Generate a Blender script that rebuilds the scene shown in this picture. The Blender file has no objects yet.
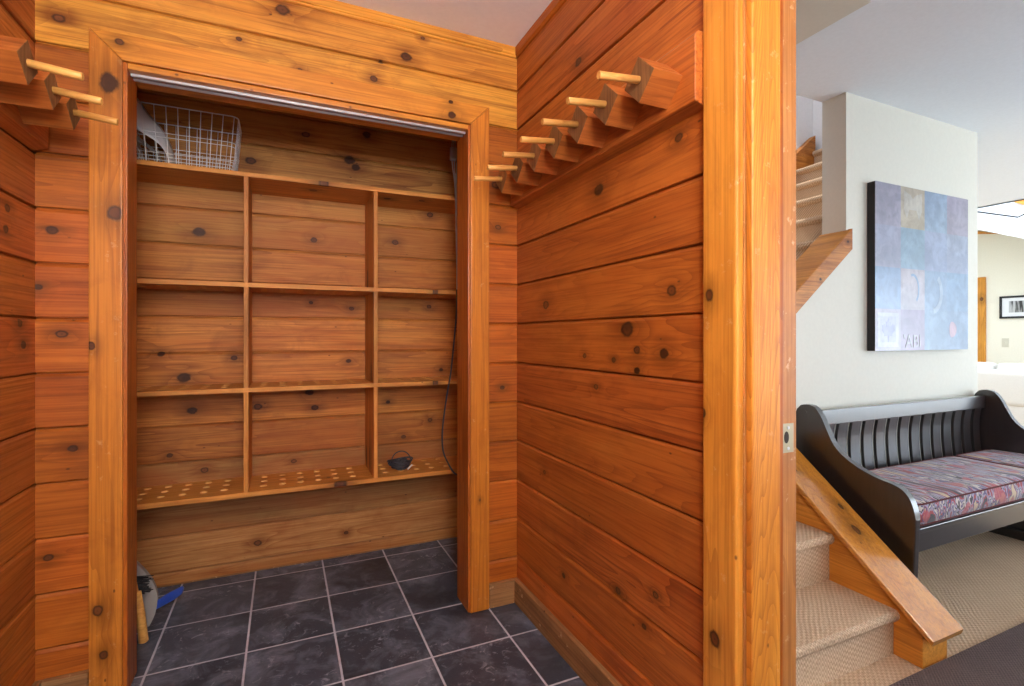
import bpy, bmesh, math, random
from mathutils import Vector, Matrix
random.seed(7)
sc = bpy.context.scene
C = sc.collection
PI = math.pi

# ------------------------------------------------------------------ camera, world, sun, exposure
CAM_H = 1.15
cam = bpy.data.cameras.new('camera'); cam.sensor_width = 36.0; cam.lens = 36.0 * 506 / 1024
cam.shift_y = -6.4 / 1024; cam.clip_start = 0.02; cam.clip_end = 100
co = bpy.data.objects.new('camera', cam); C.objects.link(co)
co.location = (0, 0, CAM_H); co.rotation_euler = (PI / 2, 0, -math.radians(24.3))
sc.camera = co
sc.view_settings.view_transform = 'Standard'
try: sc.view_settings.look = 'None'
except Exception: pass
sc.view_settings.gamma = 1.0; sc.view_settings.use_curve_mapping = False
sc.view_settings.exposure = 0.0
w = bpy.data.worlds.new('sky'); sc.world = w; w.use_nodes = True
w.node_tree.nodes['Background'].inputs[0].default_value = (0.70, 0.84, 1.0, 1)
w.node_tree.nodes['Background'].inputs[1].default_value = 3.2
sd = bpy.data.lights.new('sun', 'SUN'); sd.energy = 3.5; sd.angle = 0.01; sd.color = (1, 0.95, 0.86)
so = bpy.data.objects.new('sun', sd); C.objects.link(so)
so.rotation_euler = Vector((0.12, 0.10, -1.0)).to_track_quat('-Z', 'Y').to_euler()

def area_light(name, loc, direction, sx, sy, power, col=(1, 1, 1)):
    d = bpy.data.lights.new(name, 'AREA'); d.shape = 'RECTANGLE'; d.size = sx; d.size_y = sy; d.energy = power; d.color = col
    o = bpy.data.objects.new(name, d); C.objects.link(o); o.location = loc
    o.rotation_euler = Vector(direction).to_track_quat('-Z', 'Y').to_euler()
    return o
DAY = (0.80, 0.90, 1.0)
# daylight coming in at the glazing (each sits in its own window opening)
area_light('entry_door_daylight', (0.0, -1.20, 1.65), (0, 1, 1.7), 0.66, 0.7, 88, (0.96, 0.98, 1.0))
area_light('living_window_daylight', (7.2, -1.5, 1.1), (-0.1, 1, 0.45), 5.6, 2.1, 150, DAY)
area_light('passage_window_daylight', (2.9, -1.5, 1.3), (0, 1, 0), 1.5, 1.5, 7, DAY)
area_light('skylight_daylight', (7.6, 3.2, 3.22), (0.1, 0, -1), 2.0, 2.6, 80, DAY)

# ------------------------------------------------------------------ node helpers
class NT:
    def __init__(s, name):
        s.m = bpy.data.materials.new(name); s.m.use_nodes = True
        s.t = s.m.node_tree; s.p = s.t.nodes['Principled BSDF']
    def n(s, typ, **k):
        nd = s.t.nodes.new(typ)
        for a, b in k.items(): setattr(nd, a, b)
        return nd
    def set(s, sock, v):
        if isinstance(v, bpy.types.NodeSocket): s.t.links.new(v, sock)
        elif v is not None: sock.default_value = v
    def math(s, op, a, b=None, c=None, clamp=False):
        nd = s.n('ShaderNodeMath', operation=op); nd.use_clamp = clamp
        s.set(nd.inputs[0], a); s.set(nd.inputs[1], b)
        if c is not None: s.set(nd.inputs[2], c)
        return nd.outputs[0]
    def vmath(s, op, a, b=None):
        nd = s.n('ShaderNodeVectorMath', operation=op)
        s.set(nd.inputs[0], a)
        if b is not None: s.set(nd.inputs[1], b)
        return nd.outputs['Value'] if op in ('DISTANCE', 'LENGTH', 'DOT_PRODUCT') else nd.outputs[0]
    def comb(s, x, y, z=0.0):
        nd = s.n('ShaderNodeCombineXYZ')
        s.set(nd.inputs[0], x); s.set(nd.inputs[1], y); s.set(nd.inputs[2], z)
        return nd.outputs[0]
    def noise(s, v, scale=1.0, detail=2.0, rough=0.5, dist=0.0):
        nd = s.n('ShaderNodeTexNoise')
        s.set(nd.inputs['Vector'], v); nd.inputs['Scale'].default_value = scale
        nd.inputs['Detail'].default_value = detail; nd.inputs['Roughness'].default_value = rough
        nd.inputs['Distortion'].default_value = dist
        return nd.outputs['Fac']
    def ramp(s, f, stops, interp='LINEAR'):
        nd = s.n('ShaderNodeValToRGB'); cr = nd.color_ramp; cr.interpolation = interp
        while len(cr.elements) < len(stops): cr.elements.new(0.5)
        for e, (p, c) in zip(cr.elements, stops):
            e.position = p; e.color = c if len(c) == 4 else (*c, 1)
        s.set(nd.inputs[0], f); return nd.outputs[0]
    def mix(s, f, a, b, mode='MIX'):
        nd = s.n('ShaderNodeMix', data_type='RGBA', blend_type=mode)
        s.set(nd.inputs[0], f)
        s.set(nd.inputs[6], a if isinstance(a, bpy.types.NodeSocket) else (*a[:3], 1))
        s.set(nd.inputs[7], b if isinstance(b, bpy.types.NodeSocket) else (*b[:3], 1))
        return nd.outputs[2]
    def maprange(s, v, a, b, c, d):
        nd = s.n('ShaderNodeMapRange'); nd.clamp = True
        s.set(nd.inputs[0], v)
        for i, q in enumerate((a, b, c, d)): s.set(nd.inputs[i + 1], q)
        return nd.outputs[0]
    def bump(s, h, strength=0.2, dist=0.002):
        nd = s.n('ShaderNodeBump'); nd.inputs['Strength'].default_value = strength
        nd.inputs['Distance'].default_value = dist; s.set(nd.inputs['Height'], h)
        s.t.links.new(nd.outputs[0], s.p.inputs['Normal'])
    def coords(s):
        tc = s.n('ShaderNodeTexCoord'); sp = s.n('ShaderNodeSeparateXYZ')
        s.t.links.new(tc.outputs['Object'], sp.inputs[0])
        return tc.outputs['Object'], sp.outputs

def plain(name, col, rough=0.6, metal=0.0, spec=None):
    m = NT(name); m.p.inputs['Base Color'].default_value = (*col, 1)
    m.p.inputs['Roughness'].default_value = rough; m.p.inputs['Metallic'].default_value = metal
    o, xyz = m.coords()
    n = m.noise(o, 60, 3)
    m.set(m.p.inputs['Base Color'], m.mix(m.maprange(n, 0.3, 0.7, 0, 0.25), col, tuple(c * 0.85 for c in col)))
    if spec is not None: m.p.inputs['Specular IOR Level'].default_value = spec
    return m.m

PAL = {  # (light, mid, dark streak)
    'honey':   ((0.80, 0.375, 0.056), (0.67, 0.265, 0.032), (0.32, 0.095, 0.012)),
    'orange':  ((0.47, 0.132, 0.014), (0.38, 0.092, 0.009), (0.17, 0.030, 0.004)),
    'red':     ((0.52, 0.158, 0.027), (0.41, 0.104, 0.016), (0.15, 0.029, 0.006)),
    'pine':    ((0.64, 0.265, 0.050), (0.47, 0.145, 0.022), (0.20, 0.052, 0.010)),
    'shelf':   ((0.70, 0.30, 0.060), (0.58, 0.215, 0.036), (0.36, 0.11, 0.018)),
    'amber':   ((0.60, 0.215, 0.026), (0.50, 0.158, 0.017), (0.24, 0.060, 0.007)),
    'amber2':  ((0.68, 0.275, 0.036), (0.57, 0.200, 0.022), (0.32, 0.095, 0.012)),
    'pine2':   ((0.80, 0.42, 0.105), (0.62, 0.27, 0.052), (0.26, 0.090, 0.022)),
    'weather': ((0.50, 0.26, 0.085), (0.36, 0.165, 0.048), (0.16, 0.06, 0.02)),
    'end':     ((0.30, 0.135, 0.045), (0.20, 0.085, 0.028), (0.09, 0.035, 0.012)),
    'block':   ((0.50, 0.150, 0.028), (0.40, 0.100, 0.016), (0.17, 0.034, 0.006)),
    'dowel':   ((0.82, 0.46, 0.13), (0.70, 0.34, 0.085), (0.44, 0.17, 0.03)),
    'raw':     ((0.86, 0.50, 0.18), (0.78, 0.40, 0.12), (0.6, 0.28, 0.08)),
    'worn':    ((0.40, 0.20, 0.075), (0.27, 0.125, 0.045), (0.12, 0.055, 0.022)),
    'jamb':    ((0.52, 0.23, 0.065), (0.40, 0.15, 0.036), (0.24, 0.075, 0.018)),
    'trim':    ((0.72, 0.31, 0.045), (0.60, 0.23, 0.028), (0.36, 0.11, 0.014)),
}
def wood(name, pal, L, W, knots=(), pitch=None, off=0.0, seed=0.0, rough=0.38, rings=9.0, tint=0.22, vary=None, kstr=1.0, worn=0.0, perobj=False, auto=False, bands=0.6, blots=0.42, upper=None, arch=None, lower=None):
    """L, W: which object axes run along and across the grain"""
    m = NT(name); o, xyz = m.coords()
    l, wd = xyz[L], xyz[W]; th = xyz[3 - L - W]
    if pitch:
        wi = m.math('FLOOR', m.math('DIVIDE', m.math('SUBTRACT', wd, off), pitch))
        wn = m.n('ShaderNodeTexWhiteNoise', noise_dimensions='1D'); m.set(wn.inputs['W'], m.math('ADD', wi, seed + 0.37))
        r = wn.outputs['Value']
        wn2 = m.n('ShaderNodeTexWhiteNoise', noise_dimensions='1D'); m.set(wn2.inputs['W'], m.math('ADD', wi, seed + 31.7)); r2 = wn2.outputs['Value']
    elif perobj:
        oi = m.n('ShaderNodeObjectInfo'); r = oi.outputs['Random']; r2 = m.math('FRACT', m.math('MULTIPLY', r, 7.31))
    else:
        r = m.math('ADD', seed * 0.137 % 1.0, 0.0); r2 = m.math('ADD', (seed * 0.731) % 1.0, 0.0)
    la = m.math('ADD', l, m.math('MULTIPLY', r, 23.0))
    wa = m.math('ADD', wd, m.math('MULTIPLY', r2, 9.0))
    # distance to the nearest knot
    d = None
    for (kl, kw, kr) in knots:
        P = m.comb(m.math('DIVIDE', l, 1.3), wd, 0.0)
        q = m.math('DIVIDE', m.vmath('DISTANCE', P, (kl / 1.3, kw, 0.0)), kr)
        d = q if d is None else m.math('MINIMUM', d, q)
    if auto or not knots:
        vn = m.n('ShaderNodeTexVoronoi', feature='F1', voronoi_dimensions='2D')
        m.set(vn.inputs['Vector'], m.comb(m.math('MULTIPLY', la, 1.6), m.math('MULTIPLY', wa, 5.0), 0)); vn.inputs['Scale'].default_value = 1.0
        sepc = m.n('ShaderNodeSeparateColor'); m.set(sepc.inputs[0], vn.outputs['Color'])
        q = m.math('ADD', m.math('MULTIPLY', vn.outputs['Distance'], 13.0), m.math('MULTIPLY', m.math('GREATER_THAN', sepc.outputs[0], 0.45), 50.0))
        d = q if d is None else m.math('MINIMUM', d, q)
    infl = m.math('DIVIDE', 1.0, m.math('ADD', 1.0, m.math('MULTIPLY', m.math('MULTIPLY', d, d), 0.16)))
    gv = m.comb(m.math('MULTIPLY', la, 0.62), m.math('MULTIPLY', wa, 10.0), m.math('MULTIPLY', th, 8.0))
    g = m.noise(gv, 1.0, 1.5, 0.45, 0.2)
    g = m.math('ADD', g, m.math('MULTIPLY', infl, 0.16))
    if pitch:                # flat-sawn boards: cathedral arches about the board's centre line
        wf = m.math('SUBTRACT', m.math('FRACT', m.math('DIVIDE', m.math('SUBTRACT', wd, off), pitch)), m.math('ADD', .35, m.math('MULTIPLY', r, .3)))
        g = m.math('ADD', g, m.math('MULTIPLY', m.maprange(r2, .25, .6, 0, 1), m.math('SUBTRACT', m.math('MULTIPLY', l, .24), m.math('MULTIPLY', m.math('MULTIPLY', wf, wf), 1.1))))
    if arch:
        wf = m.math('MULTIPLY', m.math('SUBTRACT', wd, arch[0]), arch[1])
        g = m.math('ADD', g, m.math('SUBTRACT', m.math('MULTIPLY', l, arch[2]), m.math('MULTIPLY', wf, wf)))
    band = m.math('FRACT', m.math('MULTIPLY', g, rings))
    band = m.math('MULTIPLY', m.math('POWER', band, 3.0), m.maprange(m.noise(m.comb(m.math('MULTIPLY', la, 1.3), m.math('MULTIPLY', wa, 6.0), 3.0), 1.0, 2.0), .35, .65, .15, 1.0))
    fv = m.comb(m.math('MULTIPLY', la, 2.6), m.math('MULTIPLY', wa, 150.0), m.math('MULTIPLY', th, 150.0))
    fine = m.noise(fv, 1.0, 3.0, 0.6)
    strk = m.noise(m.comb(m.math('MULTIPLY', la, 1.5), m.math('MULTIPLY', wa, 52.0), m.math('MULTIPLY', th, 50.0)), 1.0, 3.0, 0.6, 0.3)
    lowv = m.comb(m.math('MULTIPLY', la, 1.7), m.math('MULTIPLY', wa, 14.0), th)
    low = m.noise(lowv, 1.0, 4.0, 0.62, 0.5)
    blot = m.noise(m.comb(m.math('MULTIPLY', la, 5), m.math('MULTIPLY', wa, 9), 1.7), 1.0, 5.0, 0.65, 0.8)
    lt, md, dk = PAL[pal]
    c = m.mix(m.maprange(low, 0.32, 0.68, 0, 1), lt, md)
    if lower:
        c = m.mix(m.math('LESS_THAN', wi, lower[0] + 0.5), c, m.mix(m.maprange(low, 0.32, 0.68, 0, 1), PAL[lower[1]][0], PAL[lower[1]][1]))
    if upper:                # boards from this one up take a lighter palette
        c = m.mix(m.math('GREATER_THAN', wi, upper[0] - 0.5), c, m.mix(m.maprange(low, 0.32, 0.68, 0, 1), PAL[upper[1]][0], PAL[upper[1]][1]))
    c = m.mix(m.maprange(blot, .48, .72, 0, blots), c, dk)
    c = m.mix(m.math('MULTIPLY', band, bands), c, dk)
    c = m.mix(m.math('MULTIPLY', m.maprange(fine, 0.48, 0.74, 0, 1), 0.55), c, dk)
    c = m.mix(m.math('MULTIPLY', m.maprange(strk, 0.50, 0.70, 0, 1), 0.50), c, dk)
    c = m.mix(m.maprange(fine, 0.5, 0.2, 0, 0.22), c, tuple(min(1, x * 1.25) for x in lt))
    if pitch or perobj:      # boards come from different trees
        v = m.maprange(r, 0, 1, 1 - tint, 1 + tint * 0.8)
        hs = m.n('ShaderNodeHueSaturation'); m.set(hs.inputs['Color'], c); m.set(hs.inputs['Value'], v)
        m.set(hs.inputs['Hue'], m.maprange(r2, 0, 1, 0.496, 0.504)); hs.inputs['Saturation'].default_value = 1.0
        c = hs.outputs[0]
    if vary:                 # second colour that takes over on some boards / patches
        vn2 = m.noise(m.comb(m.math('MULTIPLY', la, 1.1), m.math('MULTIPLY', wa, 4.0), 0), 1.0, 3.0)
        c = m.mix(m.math('MULTIPLY', m.maprange(m.math('ADD', vn2, m.math('MULTIPLY', r2, 0.4)), 0.55, 0.85, 0, 1), vary[1]), c, vary[0])
    if worn:
        wv = m.noise(m.comb(m.math('MULTIPLY', l, 30), m.math('MULTIPLY', wd, 30), m.math('MULTIPLY', th, 30)), 1.0, 5.0, 0.7)
        c = m.mix(m.math('MULTIPLY', m.maprange(wv, 0.62, 0.70, 0, 1), worn), c, (0.75, 0.50, 0.28))
    # knots
    kn = m.noise(m.comb(m.math('MULTIPLY', l, 42), m.math('MULTIPLY', wd, 60), 0), 1.0, 3.0, 0.6)
    dd = m.math('ADD', d, m.math('MULTIPLY', m.math('SUBTRACT', kn, 0.5), 0.8))
    c = m.mix(m.math('MULTIPLY', m.maprange(dd, 1.0, 5.0, 0.95 * kstr, 0.0), m.maprange(strk, .35, .6, .25, 1.0)), c, tuple(x * 0.42 for x in md))
    kc = m.mix(m.maprange(m.noise(m.comb(m.math('MULTIPLY', l, 6), m.math('MULTIPLY', wd, 9), 5.0), 1.0, 1.0), .4, .6, 0, 1), (0.055, 0.017, 0.007), (0.17, 0.050, 0.014))
    c = m.mix(m.maprange(dd, 0.92, 1.30, 0.95 * kstr, 0.0), c, (0.038, 0.012, 0.005))
    c = m.mix(m.maprange(dd, 0.60, 0.90, 0.92 * kstr, 0.0), c, kc)
    c = m.mix(m.maprange(dd, -0.05, 0.22, 0.6 * kstr, 0.0), c, (0.035, 0.012, 0.006))
    # small nicks and pin holes
    nk = m.n('ShaderNodeTexVoronoi', feature='F1'); m.set(nk.inputs['Vector'], m.comb(m.math('MULTIPLY', l, 7), m.math('MULTIPLY', wd, 13), m.math('MULTIPLY', th, 10)))
    nk.inputs['Scale'].default_value = 1.0
    c = m.mix(m.maprange(nk.outputs['Distance'], 0.025, 0.05, 0.75, 0.0), c, (0.05, 0.016, 0.006))
    m.set(m.p.inputs['Base Color'], c)
    m.set(m.p.inputs['Roughness'], m.maprange(fine, 0.3, 0.7, rough - 0.05, rough + 0.10))
    m.p.inputs['Specular IOR Level'].default_value = 0.3
    m.bump(m.math('SUBTRACT', m.math('MULTIPLY', fine, 0.6), m.math('ADD', m.math('MULTIPLY', band, 0.25), m.maprange(dd, 0.8, 1.1, 0.6, 0))), 0.22, 0.0012)
    return m.m

# ------------------------------------------------------------------ mesh helpers
def B(): return bmesh.new()
def box(bm, x0, x1, y0, y1, z0, z1, bev=0.0, seg=2, mi=0):
    if x0 > x1: x0, x1 = x1, x0
    if y0 > y1: y0, y1 = y1, y0
    vs = [bm.verts.new((x, y, z)) for z in (z0, z1) for y in (y0, y1) for x in (x0, x1)]
    fs = [bm.faces.new([vs[i] for i in f]) for f in ((0, 2, 3, 1), (4, 5, 7, 6), (0, 1, 5, 4), (2, 6, 7, 3), (0, 4, 6, 2), (1, 3, 7, 5))]
    for f in fs: f.material_index = mi
    if bev:
        es = list({e for f in fs for e in f.edges})
        r = bmesh.ops.bevel(bm, geom=es, offset=bev, segments=seg, affect='EDGES', profile=0.6)
        for f in r['faces']: f.material_index = mi
    return vs
def prism(bm, pts, axis, a, b, bev=0.0, mi=0, seg=2):
    """extrude a closed outline; axis is the extrusion axis, pts are the two other coords in x,y,z order"""
    def mk(p, v):
        q = list(p); q.insert(axis, v); return q
    A = [bm.verts.new(mk(p, a)) for p in pts]; D = [bm.verts.new(mk(p, b)) for p in pts]
    n = len(pts); fs = [bm.faces.new(A), bm.faces.new(D[::-1])]
    caps = fs[:]
    for i in range(n):
        fs.append(bm.faces.new((A[i], A[(i + 1) % n], D[(i + 1) % n], D[i])))
    for f in fs: f.material_index = mi
    if bev:
        es = list({e for f in caps for e in f.edges})
        bmesh.ops.bevel(bm, geom=es, offset=bev, segments=seg, affect='EDGES', profile=0.6)
def tube(bm, pts, r, n=8, closed=False, caps=True, mi=0):
    pts = [Vector(p) for p in pts]; N = len(pts); rings = []; up = None
    for i, p in enumerate(pts):
        if closed: t = (pts[(i + 1) % N] - pts[i - 1])
        else: t = (pts[min(i + 1, N - 1)] - pts[max(i - 1, 0)])
        t.normalize()
        if up is None:
            up = Vector((0, 0, 1)) if abs(t.z) < 0.9 else Vector((1, 0, 0))
        a = t.cross(up)
        if a.length < 1e-5: a = t.orthogonal()
        a.normalize(); b = a.cross(t).normalized(); up = b
        rr = r[i] if isinstance(r, (list, tuple)) else r
        rings.append([bm.verts.new(p + (a * math.cos(2 * PI * k / n) + b * math.sin(2 * PI * k / n)) * rr) for k in range(n)])
    for i in range(N if closed else N - 1):
        A, D = rings[i], rings[(i + 1) % N]
        for k in range(n):
            f = bm.faces.new((A[k], A[(k + 1) % n], D[(k + 1) % n], D[k])); f.material_index = mi; f.smooth = True
    if caps and not closed:
        bm.faces.new(rings[0][::-1]).material_index = mi; bm.faces.new(rings[-1]).material_index = mi
def spline(ctrl, n=8):
    """Catmull-Rom through control points"""
    P = [Vector(c) for c in ctrl]; P = [P[0] * 2 - P[1]] + P + [P[-1] * 2 - P[-2]]; out = []
    for i in range(1, len(P) - 2):
        for k in range(n):
            t = k / n; a, b, c, d = P[i - 1], P[i], P[i + 1], P[i + 2]
            out.append(0.5 * ((2 * b) + (c - a) * t + (2 * a - 5 * b + 4 * c - d) * t * t + (3 * b - a - 3 * c + d) * t ** 3))
    out.append(P[-2]); return out
def obj(name, bm, mats, parent=None, loc=None, smooth=False, rot=None):
    bmesh.ops.recalc_face_normals(bm, faces=bm.faces)
    me = bpy.data.meshes.new(name); bm.to_mesh(me); bm.free()
    for m in (mats if isinstance(mats, (list, tuple)) else [mats]): me.materials.append(m)
    if smooth:
        for p in me.polygons: p.use_smooth = True
    o = bpy.data.objects.new(name, me); C.objects.link(o)
    if parent: o.parent = parent
    if loc: o.location = loc
    if rot: o.rotation_euler = rot
    return o
def struct(name, bm, mats, parent=None, smooth=False):
    o = obj(name, bm, mats, parent, smooth=smooth)
    if not parent: o['kind'] = 'structure'
    return o
def tag(o, label, cat, group=None):
    o['label'] = label; o['category'] = cat
    if group: o['group'] = group
    return o
def thing(name, label, cat, loc=(0, 0, 0), rotz=0, group=None):
    o = bpy.data.objects.new(name, None); C.objects.link(o); o.location = loc; o.rotation_euler = (0, 0, rotz)
    return tag(o, label, cat, group)

# ------------------------------------------------------------------ dimensions (metres)
XL, XR, YB = -0.691, 0.929, 2.0055        # left wall, right wall, back wall face
XO = 1.10                                  # outer face of the right wall (living side)
ZC = 2.405                                 # ceiling
YF = -1.25                                 # front wall behind the camera
YCB = 2.78                                 # closet back wall
OL, OR, OZ = -0.462, 0.706, 2.034          # closet opening
P, ZO = 0.1695, 0.19                       # board pitch and the height of one joint
DJ = 0.81                                  # door jamb face in the right wall (opening runs toward the camera)

# ------------------------------------------------------------------ materials
KB = [(-0.634, 2.136, .011), (-0.003, 2.33, .017), (-0.142, 2.191, .007), (0.055, 2.125, .006), (0.318, 2.149, .010), (0.345, 2.22, .007), (0.444, 2.263, .015), (0.511, 2.352, .006),
      (-0.651, 1.478, .011), (-0.684, 1.301, .008), (-0.627, 1.158, .010), (-0.60, 0.80, .009), (0.86, 0.93, .008), (0.84, 1.62, .009), (0.83, 1.80, .014), (-.66, .47, .009)]
KL = [(1.836, 1.503, .010), (1.827, 1.444, .010), (1.909, 1.189, .010), (1.93, 1.126, .011), (1.65, 0.70, .012), (1.4, 1.9, .014), (0.9, 1.4, .013), (.5, .8, .014)]
KR = [(1.737, 1.273, .015), (1.039, 1.271, .0125), (1.228, 1.172, .020), (1.182, 1.111, .010), (1.068, 1.105, .012), (1.46, 1.085, .007), (1.295, 1.078, .007), (1.182, 1.052, .009),
      (1.392, 0.986, .008), (1.102, 0.442, .008), (1.273, 0.376, .009), (1.376, 1.625, .017), (1.012, 1.664, .010), (1.75, .62, .007), (1.15, .33, .007), (1.6, .28, .008), (1.5, 2.1, .013)]
KC = [(-0.423, 0.957, .019), (-0.391, 0.803, .014), (-0.363, 1.643, .018), (0.142, 1.645, .011), (0.317, 2.08, .019), (0.348, 2.045, .015), (0.405, 2.227, .015), (0.104, 2.179, .013),
      (-0.147, 2.01, .016), (0.555, 1.664, .012), (-0.218, 1.047, .010), (0.128, 1.324, .007), (0.327, 1.298, .009), (0.312, 1.022, .009), (0.121, 0.867, .014), (0.147, 0.785, .012),
      (-0.114, 0.806, .013), (0.814, 0.962, .008), (0.744, 1.318, .009), (-0.34, 0.519, .011), (-0.479, 0.601, .009), (0.048, 0.522, .009), (-0.513, 1.07, .010), (0.517, 0.795, .008),
      (0.75, 0.682, .009), (-0.114, 0.136, .012), (0.75, 1.833, .012), (.60, .60, .009), (.3, .12, .008)]
M = {}
M['wall_back'] = wood('pine_boards_back', 'orange', 0, 2, KB, P, ZO - 10 * P, 3.0, rough=0.42, upper=(21, 'honey'), tint=.16)
M['wall_side'] = wood('pine_boards_side', 'red', 1, 2, KR, P, ZO - 10 * P, 11.0, rough=0.42, rings=15, bands=.8, tint=0.13, vary=((0.33, 0.070, 0.011), 0.30))
M['wall_left'] = wood('pine_boards_left', 'red', 1, 2, KL, P, ZO - 10 * P, 17.0, rough=0.42, tint=0.16)
M['wall_closet'] = wood('pine_boards_closet', 'pine', 0, 2, KC, P, 0.228 - 10 * P, 5.0, rough=0.55, rings=10, bands=.7, tint=0.24, vary=((0.38, 0.095, 0.016), 0.6), upper=(18, 'pine2'), lower=(11, 'weather'))
M['wall_closet_side'] = wood('pine_boards_closet_side', 'pine', 1, 2, (), P, 0.228 - 10 * P, 8.0, rough=0.55)
M['casing_v'] = wood('casing_upright', 'amber', 2, 0, [(1.543, -.489, .017), (1.121, -.549, .009), (1.953, -.504, .022), (.288, -.533, .012), (.146, -.517, .010), (.466, .749, .004)], seed=2, rough=0.36, worn=0.25)
M['casing_h'] = wood('casing_level', 'amber2', 0, 2, [(0.626, 2.055, .012), (.623, 2.108, .007), (-.477, 2.09, .009)], seed=5, rough=0.36)
M['jamb_v'] = wood('jamb_upright', 'orange', 2, 1, [], seed=9, rough=0.36, kstr=0.0)
M['jamb_h'] = wood('jamb_level', 'amber2', 0, 1, [], seed=10, rough=0.36, kstr=0.0)
M['door_casing'] = wood('door_casing_upright', 'trim', 2, 1, [(1.247, .889, .010), (.969, .909, .008), (.451, .873, .013)], seed=14, rough=0.36, worn=0.35)
M['door_jamb'] = wood('door_jamb_upright', 'jamb', 2, 0, [(3.2, .98, .001)], seed=21, rough=0.36, rings=9, worn=0.5)
M['door_stop'] = wood('door_stop_upright', 'amber2', 2, 0, [(3.2, .98, .001)], seed=33, rough=0.36, rings=26, worn=0.3, bands=.95, arch=(.979, 8.6, -.55))
M['crown'] = wood('crown_x', 'honey', 0, 2, [(9, 9, .01)], seed=4); M['crown_y'] = wood('crown_y', 'orange', 1, 2, [(9, 9, .01)], seed=4)
M['base_y'] = wood('baseboard_y', 'worn', 1, 2, [(9, 9, .01)], seed=6, rough=0.6, worn=0.6); M['base_x'] = wood('baseboard_x', 'worn', 0, 2, [(9, 9, .01)], seed=6, rough=0.6, worn=0.6)
M['shelf'] = wood('shelf_board', 'shelf', 0, 1, [(.70, 2.50, .010)], seed=15, rough=0.5)
M['shelf_top'] = wood('shelf_board_top', 'shelf', 0, 1, [(.17, 2.492, .016), (.48, 2.60, .012), (.13, 2.6, .013), (.65, 2.57, .011)], seed=12, rough=0.5)
M['shelf_low'] = wood('shelf_board_low', 'shelf', 0, 1, [(.243, 2.488, .020), (.2, 2.6, .006)], seed=13, rough=0.5)
M['divider'] = wood('divider_board', 'shelf', 2, 1, (), perobj=True, rough=0.5)
M['raw'] = wood('drilled_wood', 'raw', 0, 1, [(9, 9, .01)], seed=3, rough=0.7)
M['block'] = wood('peg_block', 'block', 0, 2, [(9, 9, .01)], perobj=True, rough=0.45, rings=16, tint=0.12)
M['endgrain_shaded'] = wood('peg_block_end', 'end', 2, 1, [(9, 9, .01)], perobj=True, rough=0.6, rings=22)  # end grain, darkened to paint in the shade on the block ends
M['dowel'] = wood('peg_dowel', 'dowel', 0, 2, [(9, 9, .01)], perobj=True, rough=0.45)
M['rack'] = wood('rack_board', 'red', 1, 2, [(1.3, 1.73, .006)], seed=19, rough=0.42, rings=12)
M['stair_wood'] = wood('stair_wood', 'trim', 1, 0, [(1.28, 2.09, .012), (1.36, 2.12, .008), (1.52, 2.05, .008)], seed=24, rough=0.30)
_p = M['stair_wood'].node_tree.nodes['Principled BSDF']; _p.inputs['Coat Weight'].default_value = 1; _p.inputs['Coat Roughness'].default_value = .15
M['stringer'] = wood('stair_stringer', 'trim', 1, 2, [(9, 9, .01)], seed=26, rough=0.4)
M['upper_cap'] = wood('upper_cap', 'pine', 0, 2, [(2.39, 1.43, .006), (2.6, 1.63, .005)], seed=28, rough=0.4)
M['far_casing'] = wood('far_casing', 'honey', 2, 1, [(1.75, 4.28, .02)], seed=29)
M['white_paint'] = plain('white_ceiling_paint', (0.82, 0.87, 0.92), 0.9)
M['mud_ceiling'] = plain('mudroom_ceiling_paint', (0.90, 0.90, 0.90), 0.9)
M['wall_paint'] = plain('cream_wall_paint', (0.70, 0.67, 0.57), 0.5)
M['far_paint'] = plain('far_wall_paint', (0.90, 0.85, 0.71), 0.8)
M['stair_paint'] = plain('stairwell_paint', (0.92, 0.89, 0.88), 0.8)
M['white_metal'] = plain('white_coated_wire', (0.82, 0.82, 0.80), 0.35)
M['aluminium'] = plain('grey_track_metal', (0.55, 0.55, 0.56), 0.4, 0.6)
M['brass'] = plain('worn_brass', (0.42, 0.36, 0.24), 0.45, 0.6)
M['hole'] = plain('dark_slot', (0.03, 0.02, 0.015), 0.8)
M['dark_cord'] = plain('dark_cord_rubber', (0.035, 0.035, 0.045), 0.5)
M['grey_cord'] = plain('grey_cord', (0.40, 0.42, 0.44), 0.5)
M['paper'] = plain('white_paper', (0.85, 0.85, 0.86), 0.7)
M['grey_plastic'] = plain('grey_plastic', (0.32, 0.30, 0.28), 0.5)
M['blue_plastic'] = plain('blue_plastic', (0.03, 0.10, 0.55), 0.35)
M['bristle'] = plain('black_bristle', (0.02, 0.02, 0.025), 0.8)
M['black_edge'] = plain('black_canvas_edge', (0.012, 0.012, 0.014), 0.6)
M['plate'] = plain('switch_plate', (0.70, 0.65, 0.52), 0.5)
M['sofa'] = plain('white_slipcover', (0.72, 0.69, 0.64), 0.9)
M['window_frame'] = plain('white_window_frame', (0.8, 0.8, 0.8), 0.5)

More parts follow.
